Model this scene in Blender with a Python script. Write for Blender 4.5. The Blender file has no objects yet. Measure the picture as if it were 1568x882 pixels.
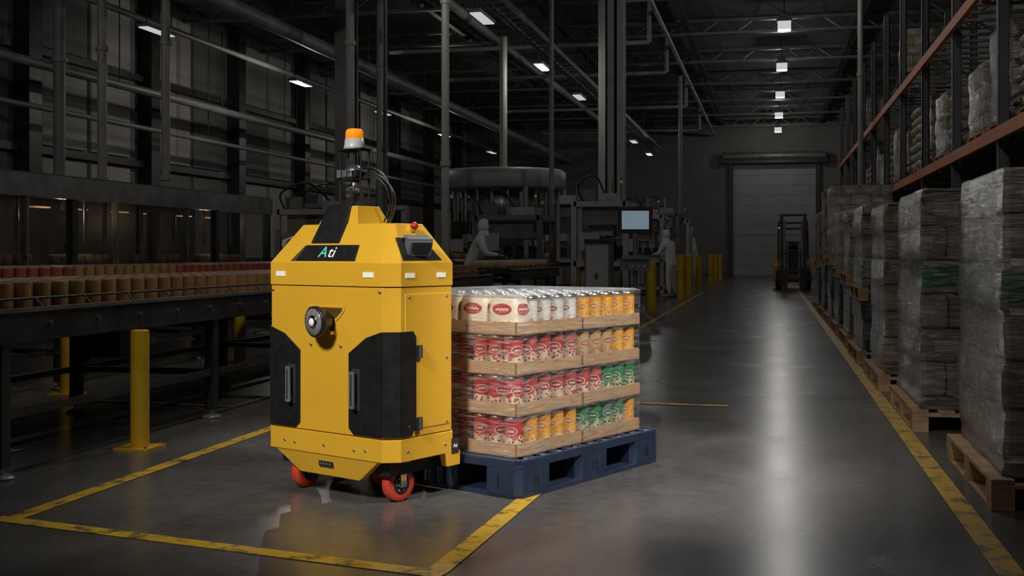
import bpy, math, random
from mathutils import Vector, Matrix, noise
random.seed(7)
S=bpy.context.scene
try: S.view_settings.view_transform='Standard'
except Exception: pass
# ------------------------------------------------------------------ materials
MATS={}
def simple(name,col,rough=0.5,metal=0.0,var=0.15,scale=8.0,bump=0.0,bscale=60.0,emis=None,es=0.0,rvar=0.1,trans=0,alpha=1,spec=0.5,coat=0):
    if name in MATS: return MATS[name]
    m=bpy.data.materials.new(name); m.use_nodes=True
    nt=m.node_tree; b=nt.nodes['Principled BSDF']
    tc=nt.nodes.new('ShaderNodeTexCoord')
    n=nt.nodes.new('ShaderNodeTexNoise'); n.inputs['Scale'].default_value=scale; n.inputs['Detail'].default_value=5
    nt.links.new(tc.outputs['Object'],n.inputs['Vector'])
    r=nt.nodes.new('ShaderNodeValToRGB')
    r.color_ramp.elements[0].position=0.3; r.color_ramp.elements[1].position=0.7
    r.color_ramp.elements[0].color=[c*(1-var) for c in col]+[1]
    r.color_ramp.elements[1].color=[min(1,c*(1+var)) for c in col]+[1]
    nt.links.new(n.outputs['Fac'],r.inputs['Fac']); nt.links.new(r.outputs['Color'],b.inputs['Base Color'])
    mr=nt.nodes.new('ShaderNodeMapRange'); mr.inputs['To Min'].default_value=max(0,rough-rvar); mr.inputs['To Max'].default_value=min(1,rough+rvar)
    nt.links.new(n.outputs['Fac'],mr.inputs['Value']); nt.links.new(mr.outputs['Result'],b.inputs['Roughness'])
    b.inputs['Metallic'].default_value=metal
    b.inputs['Specular IOR Level'].default_value=spec
    b.inputs['Coat Weight'].default_value=coat
    if bump>0:
        n2=nt.nodes.new('ShaderNodeTexNoise'); n2.inputs['Scale'].default_value=bscale
        nt.links.new(tc.outputs['Object'],n2.inputs['Vector'])
        bp=nt.nodes.new('ShaderNodeBump'); bp.inputs['Strength'].default_value=bump; bp.inputs['Distance'].default_value=0.01
        nt.links.new(n2.outputs['Fac'],bp.inputs['Height']); nt.links.new(bp.outputs['Normal'],b.inputs['Normal'])
    if emis: b.inputs['Emission Color'].default_value=(*emis,1); b.inputs['Emission Strength'].default_value=es
    if trans: b.inputs['Transmission Weight'].default_value=trans
    if alpha<1: b.inputs['Alpha'].default_value=alpha
    MATS[name]=m; return m
def mth(nt,op,a,b=None,c=None):
    n=nt.nodes.new('ShaderNodeMath'); n.operation=op
    for i,x in enumerate([a,b,c]):
        if x is None: continue
        if isinstance(x,(int,float)): n.inputs[i].default_value=x
        else: nt.links.new(x,n.inputs[i])
    return n.outputs[0]
def mixc(nt,f,a,b):
    n=nt.nodes.new('ShaderNodeMix'); n.data_type='RGBA'
    for s,x in (('Factor',f),('A',a),('B',b)):
        i=[k for k in n.inputs if k.name==s and (k.type==('VALUE' if s=='Factor' else 'RGBA'))][0]
        if isinstance(x,(int,float)): i.default_value=x
        elif isinstance(x,tuple): i.default_value=(*x,1)
        else: nt.links.new(x,i)
    return [o for o in n.outputs if o.type=='RGBA'][0]

YEL=simple('robot_yellow_paint',(0.78,0.435,0.032),0.33,0,0.04,3,0.03,180,rvar=0.05,coat=0.15)
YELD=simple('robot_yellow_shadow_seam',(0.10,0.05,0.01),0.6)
BLK=simple('black_panel',(0.012,0.012,0.013),0.42,0,0.2,20,0.05,300)
BLK2=simple('black_plastic',(0.02,0.02,0.022),0.35)
STEEL=simple('steel',(0.45,0.45,0.46),0.3,0.9,0.1)
CHROME=simple('chrome',(0.7,0.7,0.72),0.15,1.0,0.05)
REFL=simple('lamp_reflector',(0.5,0.51,0.53),0.25,0.6,0.35,60)
WHT=simple('glowing_white',(0.85,0.85,0.82),0.4,0,0.03,emis=(1,1,0.95),es=0.15)  # faint emission stands in for light reflected by decals and headlamp core
REDW=simple('red_polyurethane',(0.62,0.06,0.03),0.4,0,0.1)
LENS=simple('amber_lens',(0.9,0.25,0.01),0.15,0,0.05,emis=(1,0.28,0.01),es=0.55)
GREY=simple('beacon_grey',(0.55,0.56,0.55),0.4)
LGREY=simple('sensor_grey',(0.22,0.23,0.25),0.3,0.4)
REDB=simple('red_button',(0.5,0.02,0.02),0.3)
CARD=simple('cardboard_tray',(0.46,0.28,0.14),0.75,0,0.12,6,0.1,80)
NAVY=simple('navy_plastic',(0.022,0.036,0.070),0.40,0,0.15,10,0.05,100)
WOOD=simple('pallet_wood',(0.34,0.22,0.12),0.8,0,0.3,9,0.2,60)
DKM=simple('dark_metal',(0.045,0.045,0.046),0.42,0.3,0.3,6)
MDM=simple('mid_metal',(0.18,0.18,0.175),0.42,0.35,0.25,4)
LTM=simple('light_painted_metal',(0.40,0.40,0.385),0.45,0.05,0.15,3)
BELT=simple('conveyor_belt',(0.02,0.02,0.02),0.6,0,0.3,40,0.3,120)
ORG=simple('rack_orange',(0.60,0.16,0.03),0.5,0,0.2)
RACKB=simple('rack_upright',(0.08,0.085,0.095),0.5,0.2)
BOL=simple('bollard_yellow',(0.62,0.38,0.015),0.4,0,0.12,6)
WALL=simple('wall_panel',(0.20,0.19,0.175),0.8,0,0.15,0.7,0.05,20)
WALL2=simple('wall_panel_light',(0.46,0.44,0.40),0.8,0,0.12,0.9)
CEIL=simple('ceiling_deck',(0.10,0.10,0.10),0.9,0,0.2,1)
DOORM=simple('dock_door',(0.42,0.42,0.41),0.6,0,0.1,1)
PIPE=simple('pipe_grey',(0.28,0.28,0.265),0.5,0.1,0.15,2)
GLASS=simple('machine_glass',(0.05,0.055,0.06),0.10,0,0.1,alpha=0.25)
LAMP=simple('lamp_diffuser',(0.6,0.6,0.6),0.4,0,0.02,emis=(0.93,0.96,1),es=0.55)
WARM=simple('warm_strip',(0.9,0.6,0.3),0.4,0,0.02,emis=(1,0.6,0.28),es=0.35)
SCR=simple('monitor_screen',(0.3,0.4,0.5),0.2,0,0.02,emis=(0.45,0.6,0.75),es=0.26)
CAN_T=simple('can_amber',(0.42,0.25,0.10),0.4,0.1,0.3,3)
CAN_R=simple('can_red',(0.38,0.10,0.07),0.4,0.1,0.3,4)
CAN_L=simple('can_lid',(0.40,0.30,0.22),0.35,0.4,0.1)
CLOTH=simple('coverall_white',(0.65,0.66,0.68),0.8,0,0.06,10,0.2,30)
SKIN=simple('skin',(0.50,0.30,0.21),0.5,0,0.08)
BOOT=simple('rubber_boot',(0.30,0.30,0.32),0.5)
EYE=simple('eye_dark',(0.02,0.015,0.01),0.2)
LIP=simple('lips',(0.35,0.12,0.10),0.5)
FKY=simple('forklift_yellow',(0.60,0.30,0.02),0.4)
RUB=simple('rubber_black',(0.012,0.012,0.012),0.7)
SACK=simple('white_sack',(0.46,0.43,0.38),0.8,0,0.15,5,0.3,20)
GREENL=simple('green_led',(0,0.5,0.1),0.4,emis=(0,1,0.2),es=0.12)
TEALT=simple('logo_teal',(0.1,0.6,0.5),0.4,emis=(0.1,0.7,0.55),es=0.25)
WHITET=simple('logo_white',(0.85,0.85,0.85),0.4,emis=(1,1,1),es=0.2)
TAN=simple('tan_carton',(0.40,0.28,0.17),0.75,0,0.2,3)

def label_mat(name,top,bot,badge,ring,split=0.42,br=0.26):
    m=bpy.data.materials.new(name); m.use_nodes=True; nt=m.node_tree; b=nt.nodes['Principled BSDF']
    uv=nt.nodes.new('ShaderNodeUVMap'); sp=nt.nodes.new('ShaderNodeSeparateXYZ'); nt.links.new(uv.outputs[0],sp.inputs[0])
    u,v=sp.outputs[0],sp.outputs[1]
    tc=nt.nodes.new('ShaderNodeTexCoord'); n=nt.nodes.new('ShaderNodeTexNoise'); n.inputs['Scale'].default_value=38
    nt.links.new(tc.outputs['Object'],n.inputs[0])
    nf=n.outputs['Fac']
    vv=mth(nt,'ADD',v,mth(nt,'MULTIPLY',mth(nt,'SUBTRACT',nf,0.5),0.6))
    up=mth(nt,'GREATER_THAN',vv,split)
    vor=nt.nodes.new('ShaderNodeTexVoronoi'); vor.inputs['Scale'].default_value=60; nt.links.new(tc.outputs['Object'],vor.inputs[0])
    spots=mth(nt,'LESS_THAN',vor.outputs['Distance'],0.40)
    lower=mixc(nt,spots,bot,badge)
    c=mixc(nt,up,lower,top)
    c=mixc(nt,mth(nt,'GREATER_THAN',v,0.93),c,tuple(x*.55 for x in top))
    du=mth(nt,'SUBTRACT',mth(nt,'FRACT',u),0.5); dv=mth(nt,'SUBTRACT',v,0.64)
    d=mth(nt,'SQRT',mth(nt,'ADD',mth(nt,'POWER',mth(nt,'ABSOLUTE',du),2),mth(nt,'MULTIPLY',mth(nt,'POWER',mth(nt,'ABSOLUTE',dv),2),3.6)))
    c=mixc(nt,mth(nt,'LESS_THAN',d,br+.035),c,ring)
    c=mixc(nt,mth(nt,'LESS_THAN',d,br),c,badge)
    wav=mth(nt,'MULTIPLY',mth(nt,'SINE',mth(nt,'MULTIPLY',u,60)),0.012)
    txt=mth(nt,'MULTIPLY',mth(nt,'LESS_THAN',mth(nt,'ABSOLUTE',mth(nt,'ADD',dv,wav)),0.028),mth(nt,'LESS_THAN',mth(nt,'ABSOLUTE',du),br*.65))
    c=mixc(nt,mth(nt,'MULTIPLY',txt,0.8),c,ring)
    nt.links.new(c,b.inputs['Base Color']); b.inputs['Roughness'].default_value=0.35
    MATS[name]=m; return m
CREAM=(0.62,0.50,0.34)
L_RED=label_mat('label_red',(0.45,0.03,0.03),CREAM,(0.32,0.02,0.02),(0.60,0.5,0.4),.45,.2)
L_REDC=label_mat('label_red_cream',(0.48,0.06,0.05),(0.62,0.48,0.34),(0.40,0.03,0.03),(0.7,0.62,0.5),0.55,.2)
L_ORG=label_mat('label_orange',(0.82,0.36,0.02),(0.75,0.48,0.14),(0.60,0.20,0.02),(0.8,0.6,0.3),.4,.18)
L_GRN=label_mat('label_green',(0.03,0.22,0.08),(0.55,0.47,0.28),(0.02,0.14,0.05),(0.6,0.55,0.4),.48,.2)
L_TAN=label_mat('label_tan',(0.60,0.34,0.11),(0.45,0.34,0.2),(0.45,0.15,0.05),(0.6,0.5,0.35),.42,.2)
L_WHT=label_mat('label_white',(0.70,0.66,0.60),(0.50,0.32,0.24),(0.42,0.10,0.09),(0.75,0.7,0.65),.3,.17)
L_BAG=label_mat('label_bag',(0.76,0.68,0.52),(0.55,0.36,0.16),(0.45,0.03,0.04),(0.8,0.72,0.55),0.26,.30)

def film_mat(name,lo,hi):
    m=bpy.data.materials.new(name); m.use_nodes=True; nt=m.node_tree
    out=nt.nodes['Material Output']; nt.nodes.remove(nt.nodes['Principled BSDF'])
    tr=nt.nodes.new('ShaderNodeBsdfTransparent'); gl=nt.nodes.new('ShaderNodeBsdfGlossy'); gl.inputs['Roughness'].default_value=0.22
    df=nt.nodes.new('ShaderNodeBsdfDiffuse'); df.inputs[0].default_value=(0.85,0.85,0.85,1)
    tc=nt.nodes.new('ShaderNodeTexCoord'); mp=nt.nodes.new('ShaderNodeMapping'); mp.inputs['Scale'].default_value=(3,3,26); mp.inputs['Rotation'].default_value=(0.15,0.1,0)
    nt.links.new(tc.outputs['Object'],mp.inputs[0])
    n=nt.nodes.new('ShaderNodeTexNoise'); n.inputs['Scale'].default_value=2.5; n.inputs['Detail'].default_value=8; n.inputs['Distortion'].default_value=1.0
    nt.links.new(mp.outputs[0],n.inputs[0])
    bp=nt.nodes.new('ShaderNodeBump'); bp.inputs['Strength'].default_value=0.9; bp.inputs['Distance'].default_value=0.03
    nt.links.new(n.outputs['Fac'],bp.inputs['Height']); nt.links.new(bp.outputs[0],gl.inputs['Normal'])
    add=nt.nodes.new('ShaderNodeMixShader'); add.inputs[0].default_value=0.6; nt.links.new(df.outputs[0],add.inputs[1]); nt.links.new(gl.outputs[0],add.inputs[2])
    mr=nt.nodes.new('ShaderNodeMapRange'); mr.inputs['From Min'].default_value=0.46; mr.inputs['From Max'].default_value=0.72; mr.inputs['To Min'].default_value=lo; mr.inputs['To Max'].default_value=hi
    nt.links.new(n.outputs['Fac'],mr.inputs['Value'])
    mx=nt.nodes.new('ShaderNodeMixShader'); nt.links.new(mr.outputs[0],mx.inputs[0]); nt.links.new(tr.outputs[0],mx.inputs[1]); nt.links.new(add.outputs[0],mx.inputs[2])
    nt.links.new(mx.outputs[0],out.inputs[0]); return m
FILM=film_mat('clear_stretch_film',.04,.48); FILMT=film_mat('glare_top_film',.35,.8)  # top film is whiter and denser, glare put into its colour

def wrap_mat(name,c1,c2,band=None,z0=0.93,z1=1.07,layer=0.22):
    m=bpy.data.materials.new(name); m.use_nodes=True; nt=m.node_tree; b=nt.nodes['Principled BSDF']
    tc=nt.nodes.new('ShaderNodeTexCoord'); sp=nt.nodes.new('ShaderNodeSeparateXYZ'); nt.links.new(tc.outputs['Object'],sp.inputs[0])
    z=sp.outputs[2]
    mp=nt.nodes.new('ShaderNodeMapping'); mp.inputs['Scale'].default_value=(1.6,1.6,13); mp.inputs['Rotation'].default_value=(0.14,0.10,0)
    nt.links.new(tc.outputs['Object'],mp.inputs[0])
    n=nt.nodes.new('ShaderNodeTexNoise'); n.inputs['Scale'].default_value=3; n.inputs['Detail'].default_value=8; n.inputs['Roughness'].default_value=0.68; n.inputs['Distortion'].default_value=1.4
    nt.links.new(mp.outputs[0],n.inputs[0])
    mr=nt.nodes.new('ShaderNodeMapRange'); mr.inputs['From Min'].default_value=0.47; mr.inputs['From Max'].default_value=0.66; nt.links.new(n.outputs['Fac'],mr.inputs['Value'])
    rowi=mth(nt,'FLOOR',mth(nt,'DIVIDE',z,layer))
    s_=mth(nt,'ADD',mth(nt,'MULTIPLY',mth(nt,'ADD',sp.outputs[0],sp.outputs[1]),3.3),mth(nt,'MULTIPLY',mth(nt,'MODULO',rowi,2.0),0.5))
    cid=mth(nt,'ADD',mth(nt,'FLOOR',s_),mth(nt,'MULTIPLY',rowi,17.3))
    rnd=mth(nt,'FRACT',mth(nt,'MULTIPLY',mth(nt,'SINE',mth(nt,'MULTIPLY',cid,12.99)),437.5))
    c0=mixc(nt,rnd,c1,tuple(x*1.9 for x in c1))
    fr=mth(nt,'FRACT',mth(nt,'DIVIDE',z,layer)); fs_=mth(nt,'FRACT',s_)
    # printed panel on every carton
    pz=mth(nt,'LESS_THAN',mth(nt,'ABSOLUTE',mth(nt,'SUBTRACT',fr,0.52)),0.17); px=mth(nt,'LESS_THAN',mth(nt,'ABSOLUTE',mth(nt,'SUBTRACT',fs_,0.5)),0.24)
    c0=mixc(nt,mth(nt,'MULTIPLY',mth(nt,'MULTIPLY',pz,px),0.65),c0,tuple(min(1,x*2.6) for x in c1))
    seam=mth(nt,'MAXIMUM',mth(nt,'LESS_THAN',fr,0.08),mth(nt,'LESS_THAN',fs_,0.05))
    c0=mixc(nt,mth(nt,'MULTIPLY',seam,0.85),c0,tuple(x*0.15 for x in c1))
    if band:
        g=mth(nt,'MULTIPLY',mth(nt,'GREATER_THAN',z,z0),mth(nt,'LESS_THAN',z,z1))
        c0=mixc(nt,mth(nt,'MULTIPLY',g,0.92),c0,band)
    base=mixc(nt,mth(nt,'MULTIPLY',mr.outputs[0],0.62),c0,c2)
    nt.links.new(base,b.inputs['Base Color']); b.inputs['Roughness'].default_value=0.26; b.inputs['Coat Weight'].default_value=0.8; b.inputs['Coat Roughness'].default_value=0.15
    bp=nt.nodes.new('ShaderNodeBump'); bp.inputs['Strength'].default_value=0.8; bp.inputs['Distance'].default_value=0.05
    nt.links.new(n.outputs['Fac'],bp.inputs['Height']); nt.links.new(bp.outputs[0],b.inputs['Normal']); nt.links.new(bp.outputs[0],b.inputs['Coat Normal'])
    return m
W_GRN=wrap_mat('wrapped_cartons_green',(0.10,0.088,0.075),(0.46,0.45,0.43),(0.008,0.10,0.03))
W_TAN=wrap_mat('wrapped_cartons_tan',(0.15,0.11,0.075),(0.46,0.43,0.39))
W_BLU=wrap_mat('wrapped_cartons_blue',(0.03,0.035,0.05),(0.14,0.14,0.16))
W_WHT=wrap_mat('wrapped_cartons_white',(0.26,0.22,0.18),(0.56,0.53,0.48),layer=0.16)

def floor_mat():
    m=bpy.data.materials.new('polished_concrete'); m.use_nodes=True; nt=m.node_tree; b=nt.nodes['Principled BSDF']
    tc=nt.nodes.new('ShaderNodeTexCoord')
    n=nt.nodes.new('ShaderNodeTexNoise'); n.inputs['Scale'].default_value=1.3; n.inputs['Detail'].default_value=6; n.inputs['Roughness'].default_value=0.55
    nt.links.new(tc.outputs['Object'],n.inputs[0])
    n2=nt.nodes.new('ShaderNodeTexNoise'); n2.inputs['Scale'].default_value=14; n2.inputs['Detail'].default_value=6; nt.links.new(tc.outputs['Object'],n2.inputs[0])
    r=nt.nodes.new('ShaderNodeValToRGB'); r.color_ramp.elements[0].position=0.33; r.color_ramp.elements[1].position=0.68
    r.color_ramp.elements[0].color=(0.068,0.063,0.058,1); r.color_ramp.elements[1].color=(0.130,0.122,0.113,1)
    mixf=mth(nt,'ADD',mth(nt,'MULTIPLY',n.outputs['Fac'],0.6),mth(nt,'MULTIPLY',n2.outputs['Fac'],0.4))
    nt.links.new(mixf,r.inputs[0]); nt.links.new(r.outputs[0],b.inputs['Base Color'])
    mr=nt.nodes.new('ShaderNodeMapRange'); mr.inputs['From Min'].default_value=0.3; mr.inputs['From Max'].default_value=0.7; mr.inputs['To Min'].default_value=0.235; mr.inputs['To Max'].default_value=0.285
    nt.links.new(n.outputs['Fac'],mr.inputs['Value']); nt.links.new(mr.outputs[0],b.inputs['Roughness'])
    b.inputs['Specular IOR Level'].default_value=0.6
    bp=nt.nodes.new('ShaderNodeBump'); bp.inputs['Strength'].default_value=0.06; bp.inputs['Distance'].default_value=0.002
    nt.links.new(n2.outputs['Fac'],bp.inputs['Height']); nt.links.new(bp.outputs[0],b.inputs['Normal'])
    return m
def paint_mat():
    m=bpy.data.materials.new('worn_yellow_line'); m.use_nodes=True; nt=m.node_tree; b=nt.nodes['Principled BSDF']
    tc=nt.nodes.new('ShaderNodeTexCoord')
    n=nt.nodes.new('ShaderNodeTexNoise'); n.inputs['Scale'].default_value=7; n.inputs['Detail'].default_value=10; n.inputs['Roughness'].default_value=0.75
    nt.links.new(tc.outputs['Object'],n.inputs[0])
    r=nt.nodes.new('ShaderNodeValToRGB'); r.color_ramp.elements[0].position=0.40; r.color_ramp.elements[1].position=0.50
    r.color_ramp.elements[0].color=(0.09,0.07,0.04,1); r.color_ramp.elements[1].color=(0.58,0.36,0.03,1)
    nt.links.new(n.outputs['Fac'],r.inputs[0]); nt.links.new(r.outputs[0],b.inputs['Base Color']); b.inputs['Roughness'].default_value=0.4
    return m
FLOORM=floor_mat(); PAINT=paint_mat()

# ------------------------------------------------------------------ mesh builder
class MB:
    def __init__(s): s.v=[];s.f=[];s.m=[];s.s=[];s.uv=[];s.mats=[]
    def mi(s,m):
        if m not in s.mats: s.mats.append(m)
        return s.mats.index(m)
    def add(s,vs,fs,mat,smooth=False,M=None,uvs=None):
        o=len(s.v); i=s.mi(mat)
        for p in vs:
            p=Vector(p); s.v.append(M@p if M else p)
        for k,f in enumerate(fs):
            s.f.append([o+j for j in f]); s.m.append(i); s.s.append(smooth); s.uv.append(uvs[k] if uvs else None)
    def box(s,c,d,mat,rz=0,M=None,rx=0,ry=0):
        x,y,z=[k/2 for k in d]
        R=Matrix.Translation(c)@Matrix.Rotation(rz,4,'Z')@Matrix.Rotation(ry,4,'Y')@Matrix.Rotation(rx,4,'X')
        if M: R=M@R
        vs=[(-x,-y,-z),(x,-y,-z),(x,y,-z),(-x,y,-z),(-x,-y,z),(x,-y,z),(x,y,z),(-x,y,z)]
        s.add(vs,[(0,3,2,1),(4,5,6,7),(0,1,5,4),(1,2,6,5),(2,3,7,6),(3,0,4,7)],mat,False,R)
    def bx(s,a,b,mat,M=None):
        s.box([(a[i]+b[i])/2 for i in range(3)],[abs(b[i]-a[i]) for i in range(3)],mat,0,M)
    def cyl(s,p0,p1,r0,mat,r1=None,seg=16,caps=True,M=None,capmat=None):
        p0=Vector(p0);p1=Vector(p1); r1=r0 if r1 is None else r1
        q=(p1-p0).normalized().to_track_quat('Z','Y').to_matrix()
        A=[];B=[]
        for i in range(seg):
            a=2*math.pi*i/seg; d=q@Vector((math.cos(a),math.sin(a),0))
            A.append(p0+d*r0);B.append(p1+d*r1)
        s.add(A+B,[(i,(i+1)%seg,seg+(i+1)%seg,seg+i) for i in range(seg)],mat,True,M)
        if caps:
            cm=capmat or mat
            s.add(A,[tuple(range(seg))[::-1]],cm,False,M); s.add(B,[tuple(range(seg))],cm,False,M)
    def lathe(s,c,prof,mat,seg=24,axis=(0,0,1),M=None,smooth=True):
        c=Vector(c); q=Vector(axis).normalized().to_track_quat('Z','Y').to_matrix(); vs=[]
        for r,z in prof:
            for i in range(seg):
                a=2*math.pi*i/seg; vs.append(c+q@Vector((r*math.cos(a),r*math.sin(a),z)))
        fs=[]
        for k in range(len(prof)-1):
            for i in range(seg):
                j=(i+1)%seg; fs.append((k*seg+i,k*seg+j,(k+1)*seg+j,(k+1)*seg+i))
        fs.append(tuple(range(seg))[::-1]); fs.append(tuple((len(prof)-1)*seg+i for i in range(seg)))
        s.add(vs,fs,mat,smooth,M)
    def loft(s,rings,mat,M=None,smooth=False,capb=True,capt=True):
        n=len(rings[0]); vs=[p for r in rings for p in r]; fs=[]
        for k in range(len(rings)-1):
            for i in range(n):
                j=(i+1)%n; fs.append((k*n+i,k*n+j,(k+1)*n+j,(k+1)*n+i))
        if capb: fs.append(tuple(range(n))[::-1])
        if capt: fs.append(tuple((len(rings)-1)*n+i for i in range(n)))
        s.add(vs,fs,mat,smooth,M)
    def slab(s,poly,off,mat,M=None):
        poly=[Vector(p) for p in poly]; off=Vector(off); n=len(poly)
        vs=poly+[p+off for p in poly]
        fs=[tuple(range(n))[::-1],tuple(range(n,2*n))]+[(i,(i+1)%n,n+(i+1)%n,n+i) for i in range(n)]
        s.add(vs,fs,mat,False,M)
    def tube(s,pts,r,mat,seg=8,sub=6,M=None):
        P=[Vector(p) for p in pts]
        if sub>1 and len(P)>2:
            Q=[]; E=[P[0]*2-P[1]]+P+[P[-1]*2-P[-2]]
            for i in range(1,len(E)-2):
                for k in range(sub):
                    t=k/sub; a,b,c,d=E[i-1:i+3]
                    Q.append(0.5*((2*b)+(c-a)*t+(2*a-5*b+4*c-d)*t*t+(3*b-a-3*c+d)*t**3))
            Q.append(P[-1]); P=Q
        rings=[]
        for i,p in enumerate(P):
            t=(P[min(i+1,len(P)-1)]-P[max(i-1,0)]).normalized()
            up=Vector((0,0,1)) if abs(t.z)<0.9 else Vector((0,1,0))
            a=t.cross(up).normalized(); b=t.cross(a)
            if rings and a.dot(la)<0: a=-a;b=-b
            la=a
            rings.append([p+a*r*math.cos(2*math.pi*k/seg)+b*r*math.sin(2*math.pi*k/seg) for k in range(seg)])
        s.loft(rings,mat,M,True)
    def ell(s,c,r,mat,seg=14,rings=9,M=None,R=None):
        vs=[];c=Vector(c)
        for k in range(rings+1):
            t=math.pi*k/rings
            for i in range(seg):
                a=2*math.pi*i/seg; p=Vector((r[0]*math.sin(t)*math.cos(a),r[1]*math.sin(t)*math.sin(a),-r[2]*math.cos(t)))
                if R: p=R@p
                vs.append(c+p)
        fs=[(k*seg+i,k*seg+(i+1)%seg,(k+1)*seg+(i+1)%seg,(k+1)*seg+i) for k in range(rings) for i in range(seg)]
        s.add(vs,fs,mat,True,M)
    def done(s,name,loc=(0,0,0),rz=0,parent=None,bevel=0,seg=2):
        me=bpy.data.meshes.new(name); me.from_pydata([tuple(p) for p in s.v],[],s.f)
        for m in s.mats: me.materials.append(m)
        me.polygons.foreach_set('material_index',s.m); me.polygons.foreach_set('use_smooth',s.s)
        if any(s.uv):
            L=me.uv_layers.new(name='UVMap')
            for p,u in zip(me.polygons,s.uv):
                if u:
                    for li,c in zip(p.loop_indices,u): L.data[li].uv=c
        me.update()
        o=bpy.data.objects.new(name,me); S.collection.objects.link(o)
        o.location=loc; o.rotation_euler=(0,0,rz)
        if parent: o.parent=parent
        if bevel:
            b=o.modifiers.new('bevel','BEVEL'); b.width=bevel; b.segments=seg; b.limit_method='ANGLE'; b.angle_limit=math.radians(35); b.harden_normals=False
        return o
def empty(name,loc=(0,0,0),rz=0):
    e=bpy.data.objects.new(name,None); e.empty_display_size=0.2; S.collection.objects.link(e); e.location=loc; e.rotation_euler=(0,0,rz); return e

# ------------------------------------------------------------------ room
b=MB(); b.bx((-16,-4,-0.1),(5,60,0),FLOORM); b.done('floor')
b=MB(); b.bx((-16,-4,8),(5,60,8.15),CEIL)
b.done('ceiling')
b=MB()
b.bx((-16.2,-4,0),(-16,60,8),WALL)
for i in range(12):
    y=2+i*5.0
    b.bx((-16,y-0.22,0),(-15.6,y+0.22,8),DKM)
    for z0,z1 in ((1.0,3.3),(3.6,5.5),(5.8,7.6)):
        b.bx((-16,y+0.7,z0),(-15.93,y+2.4,z1),WALL2 if (i+int(z0))%3 else WALL)
        b.bx((-16,y+2.6,z0),(-15.93,y+4.3,z1),WALL2 if (i+int(z0))%2 else WALL)
for z in (0.9,3.45,5.65): b.bx((-15.95,-4,z-0.08),(-15.8,60,z+0.08),DKM)
b.done('wall_left')
b=MB(); b.bx((5,-4,0),(5.2,60,8),WALL); b.done('wall_right')
b=MB()
b.bx((-16,60,0),(-1.9,60.3,8),WALL); b.bx((2.25,60,0),(5,60.3,8),WALL); b.bx((-1.9,60,5.7),(2.25,60.3,8),WALL)
b.done('wall_back')
b=MB()
for k in range(11):
    b.bx((-1.88,60.1,0.02+k*0.515),(2.23,60.18,0.02+k*0.515+0.5),DOORM)
    b.bx((-1.88,60.12,0.5+k*0.515),(2.23,60.16,0.55+k*0.515),MDM)
for x in (-1.15,-.45,.45,1.15): b.bx((x-0.28,60.07,2.1),(x+0.28,60.1,2.5),WALL2)
b.bx((-2.1,59.8,0),(-1.9,60.0,5.9),DKM); b.bx((2.25,59.8,0),(2.45,60.0,5.9),DKM)
b.bx((-2.5,59.5,5.75),(2.8,60.0,6.15),DKM)
b.cyl((-2.4,59.6,6.1),(2.7,59.6,6.1),0.22,MDM)
b.done('door_1')
b=MB(); b.bx((-16,59.9,0),(-2.1,60,0.15),DKM); b.bx((2.45,59.9,0),(5,60,0.15),DKM); b.done('baseboard_back')

# ceiling structure
b=MB()
for i in range(12):
    y=4+i*5.0
    b.bx((-16,y-0.1,7.55),(5,y+0.1,7.62),MDM); b.bx((-16,y-0.1,7.92),(5,y+0.1,8.0),MDM)
    for k in range(21):
        x=-16+k
        b.cyl((x,y,7.6),(x+0.5,y,7.95),0.03,MDM,seg=6,caps=False); b.cyl((x+0.5,y,7.95),(x+1,y,7.6),0.03,MDM,seg=6,caps=False)
for x in (-13,-9,-6,-2.4,2.4): b.bx((x-0.08,-4,7.7),(x+0.08,60,7.85),DKM)
b.done('roof_truss')
for x,z,r in ((-14.5,5.0,0.10),(-13.2,6.2,0.07),(-14.9,4.2,0.06),(-7.2,6.9,0.12),(-2.8,7.2,0.06),(-10.3,6.0,.16)):
    b=MB()
    b.cyl((x,0,z),(x,59.7,z),r,PIPE,seg=12)
    for k in range(12): b.cyl((x,3.5+k*5,z),(x,3.5+k*5,7.5),0.015,DKM,seg=6)
    b.done('overhead_pipe')
for y,z in ((21.2,6.55),(29,6.5),(34,6.5),(42,6.5),(50,6.5)):
    b=MB(); b.cyl((-9.9,y,z),(-3,y,z),0.06,PIPE,seg=10); b.cyl((-3,y,z),(-3,y,7.5),0.06,PIPE,seg=10)
    b.done('overhead_pipe')
b=MB()
b.bx((-5.45,12,6.0),(-5.40,55,6.12),MDM); b.bx((-5.05,12,6.0),(-5.0,55,6.12),MDM)
for k in range(86): b.bx((-5.42,12+k*0.5,6.0),(-5.03,12.05+k*0.5,6.03),MDM)
for k in range(9): b.cyl((-5.2,13+k*5,6.1),(-5.2,13+k*5,7.7),0.015,DKM,seg=6)
b.done('cable_tray')
def pole(name,x,y,r,z1=8,mat=None,sq=False):
    b=MB(); mat=mat or PIPE
    if sq:
        b.bx((x-r,y-r,0),(x+r,y-r+0.05,z1),mat); b.bx((x-r,y+r-0.05,0),(x+r,y+r,z1),mat); b.bx((x-0.03,y-r,0),(x+0.03,y+r,z1),mat)
        b.bx((x-r*1.6,y-r*1.6,0),(x+r*1.6,y+r*1.6,0.05),mat)
    else:
        b.cyl((x,y,0),(x,y,z1),r,mat,seg=16); b.cyl((x,y,0),(x,y,0.05),r*1.5,mat,seg=16)
        for z in (2.5,5): b.cyl((x,y,z),(x,y,z+0.08),r*1.35,mat,seg=16)
    b.done(name)
pole('steel_column',-3.3,25.0,0.18,mat=LTM,sq=True)
pole('steel_column',-3.80,27.2,0.20,mat=LTM,sq=True)
pole('steel_column',-9.2,24,0.2,mat=MDM,sq=True)
pole('utility_pipe',-4.90,17.0,0.06,mat=LTM)
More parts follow.
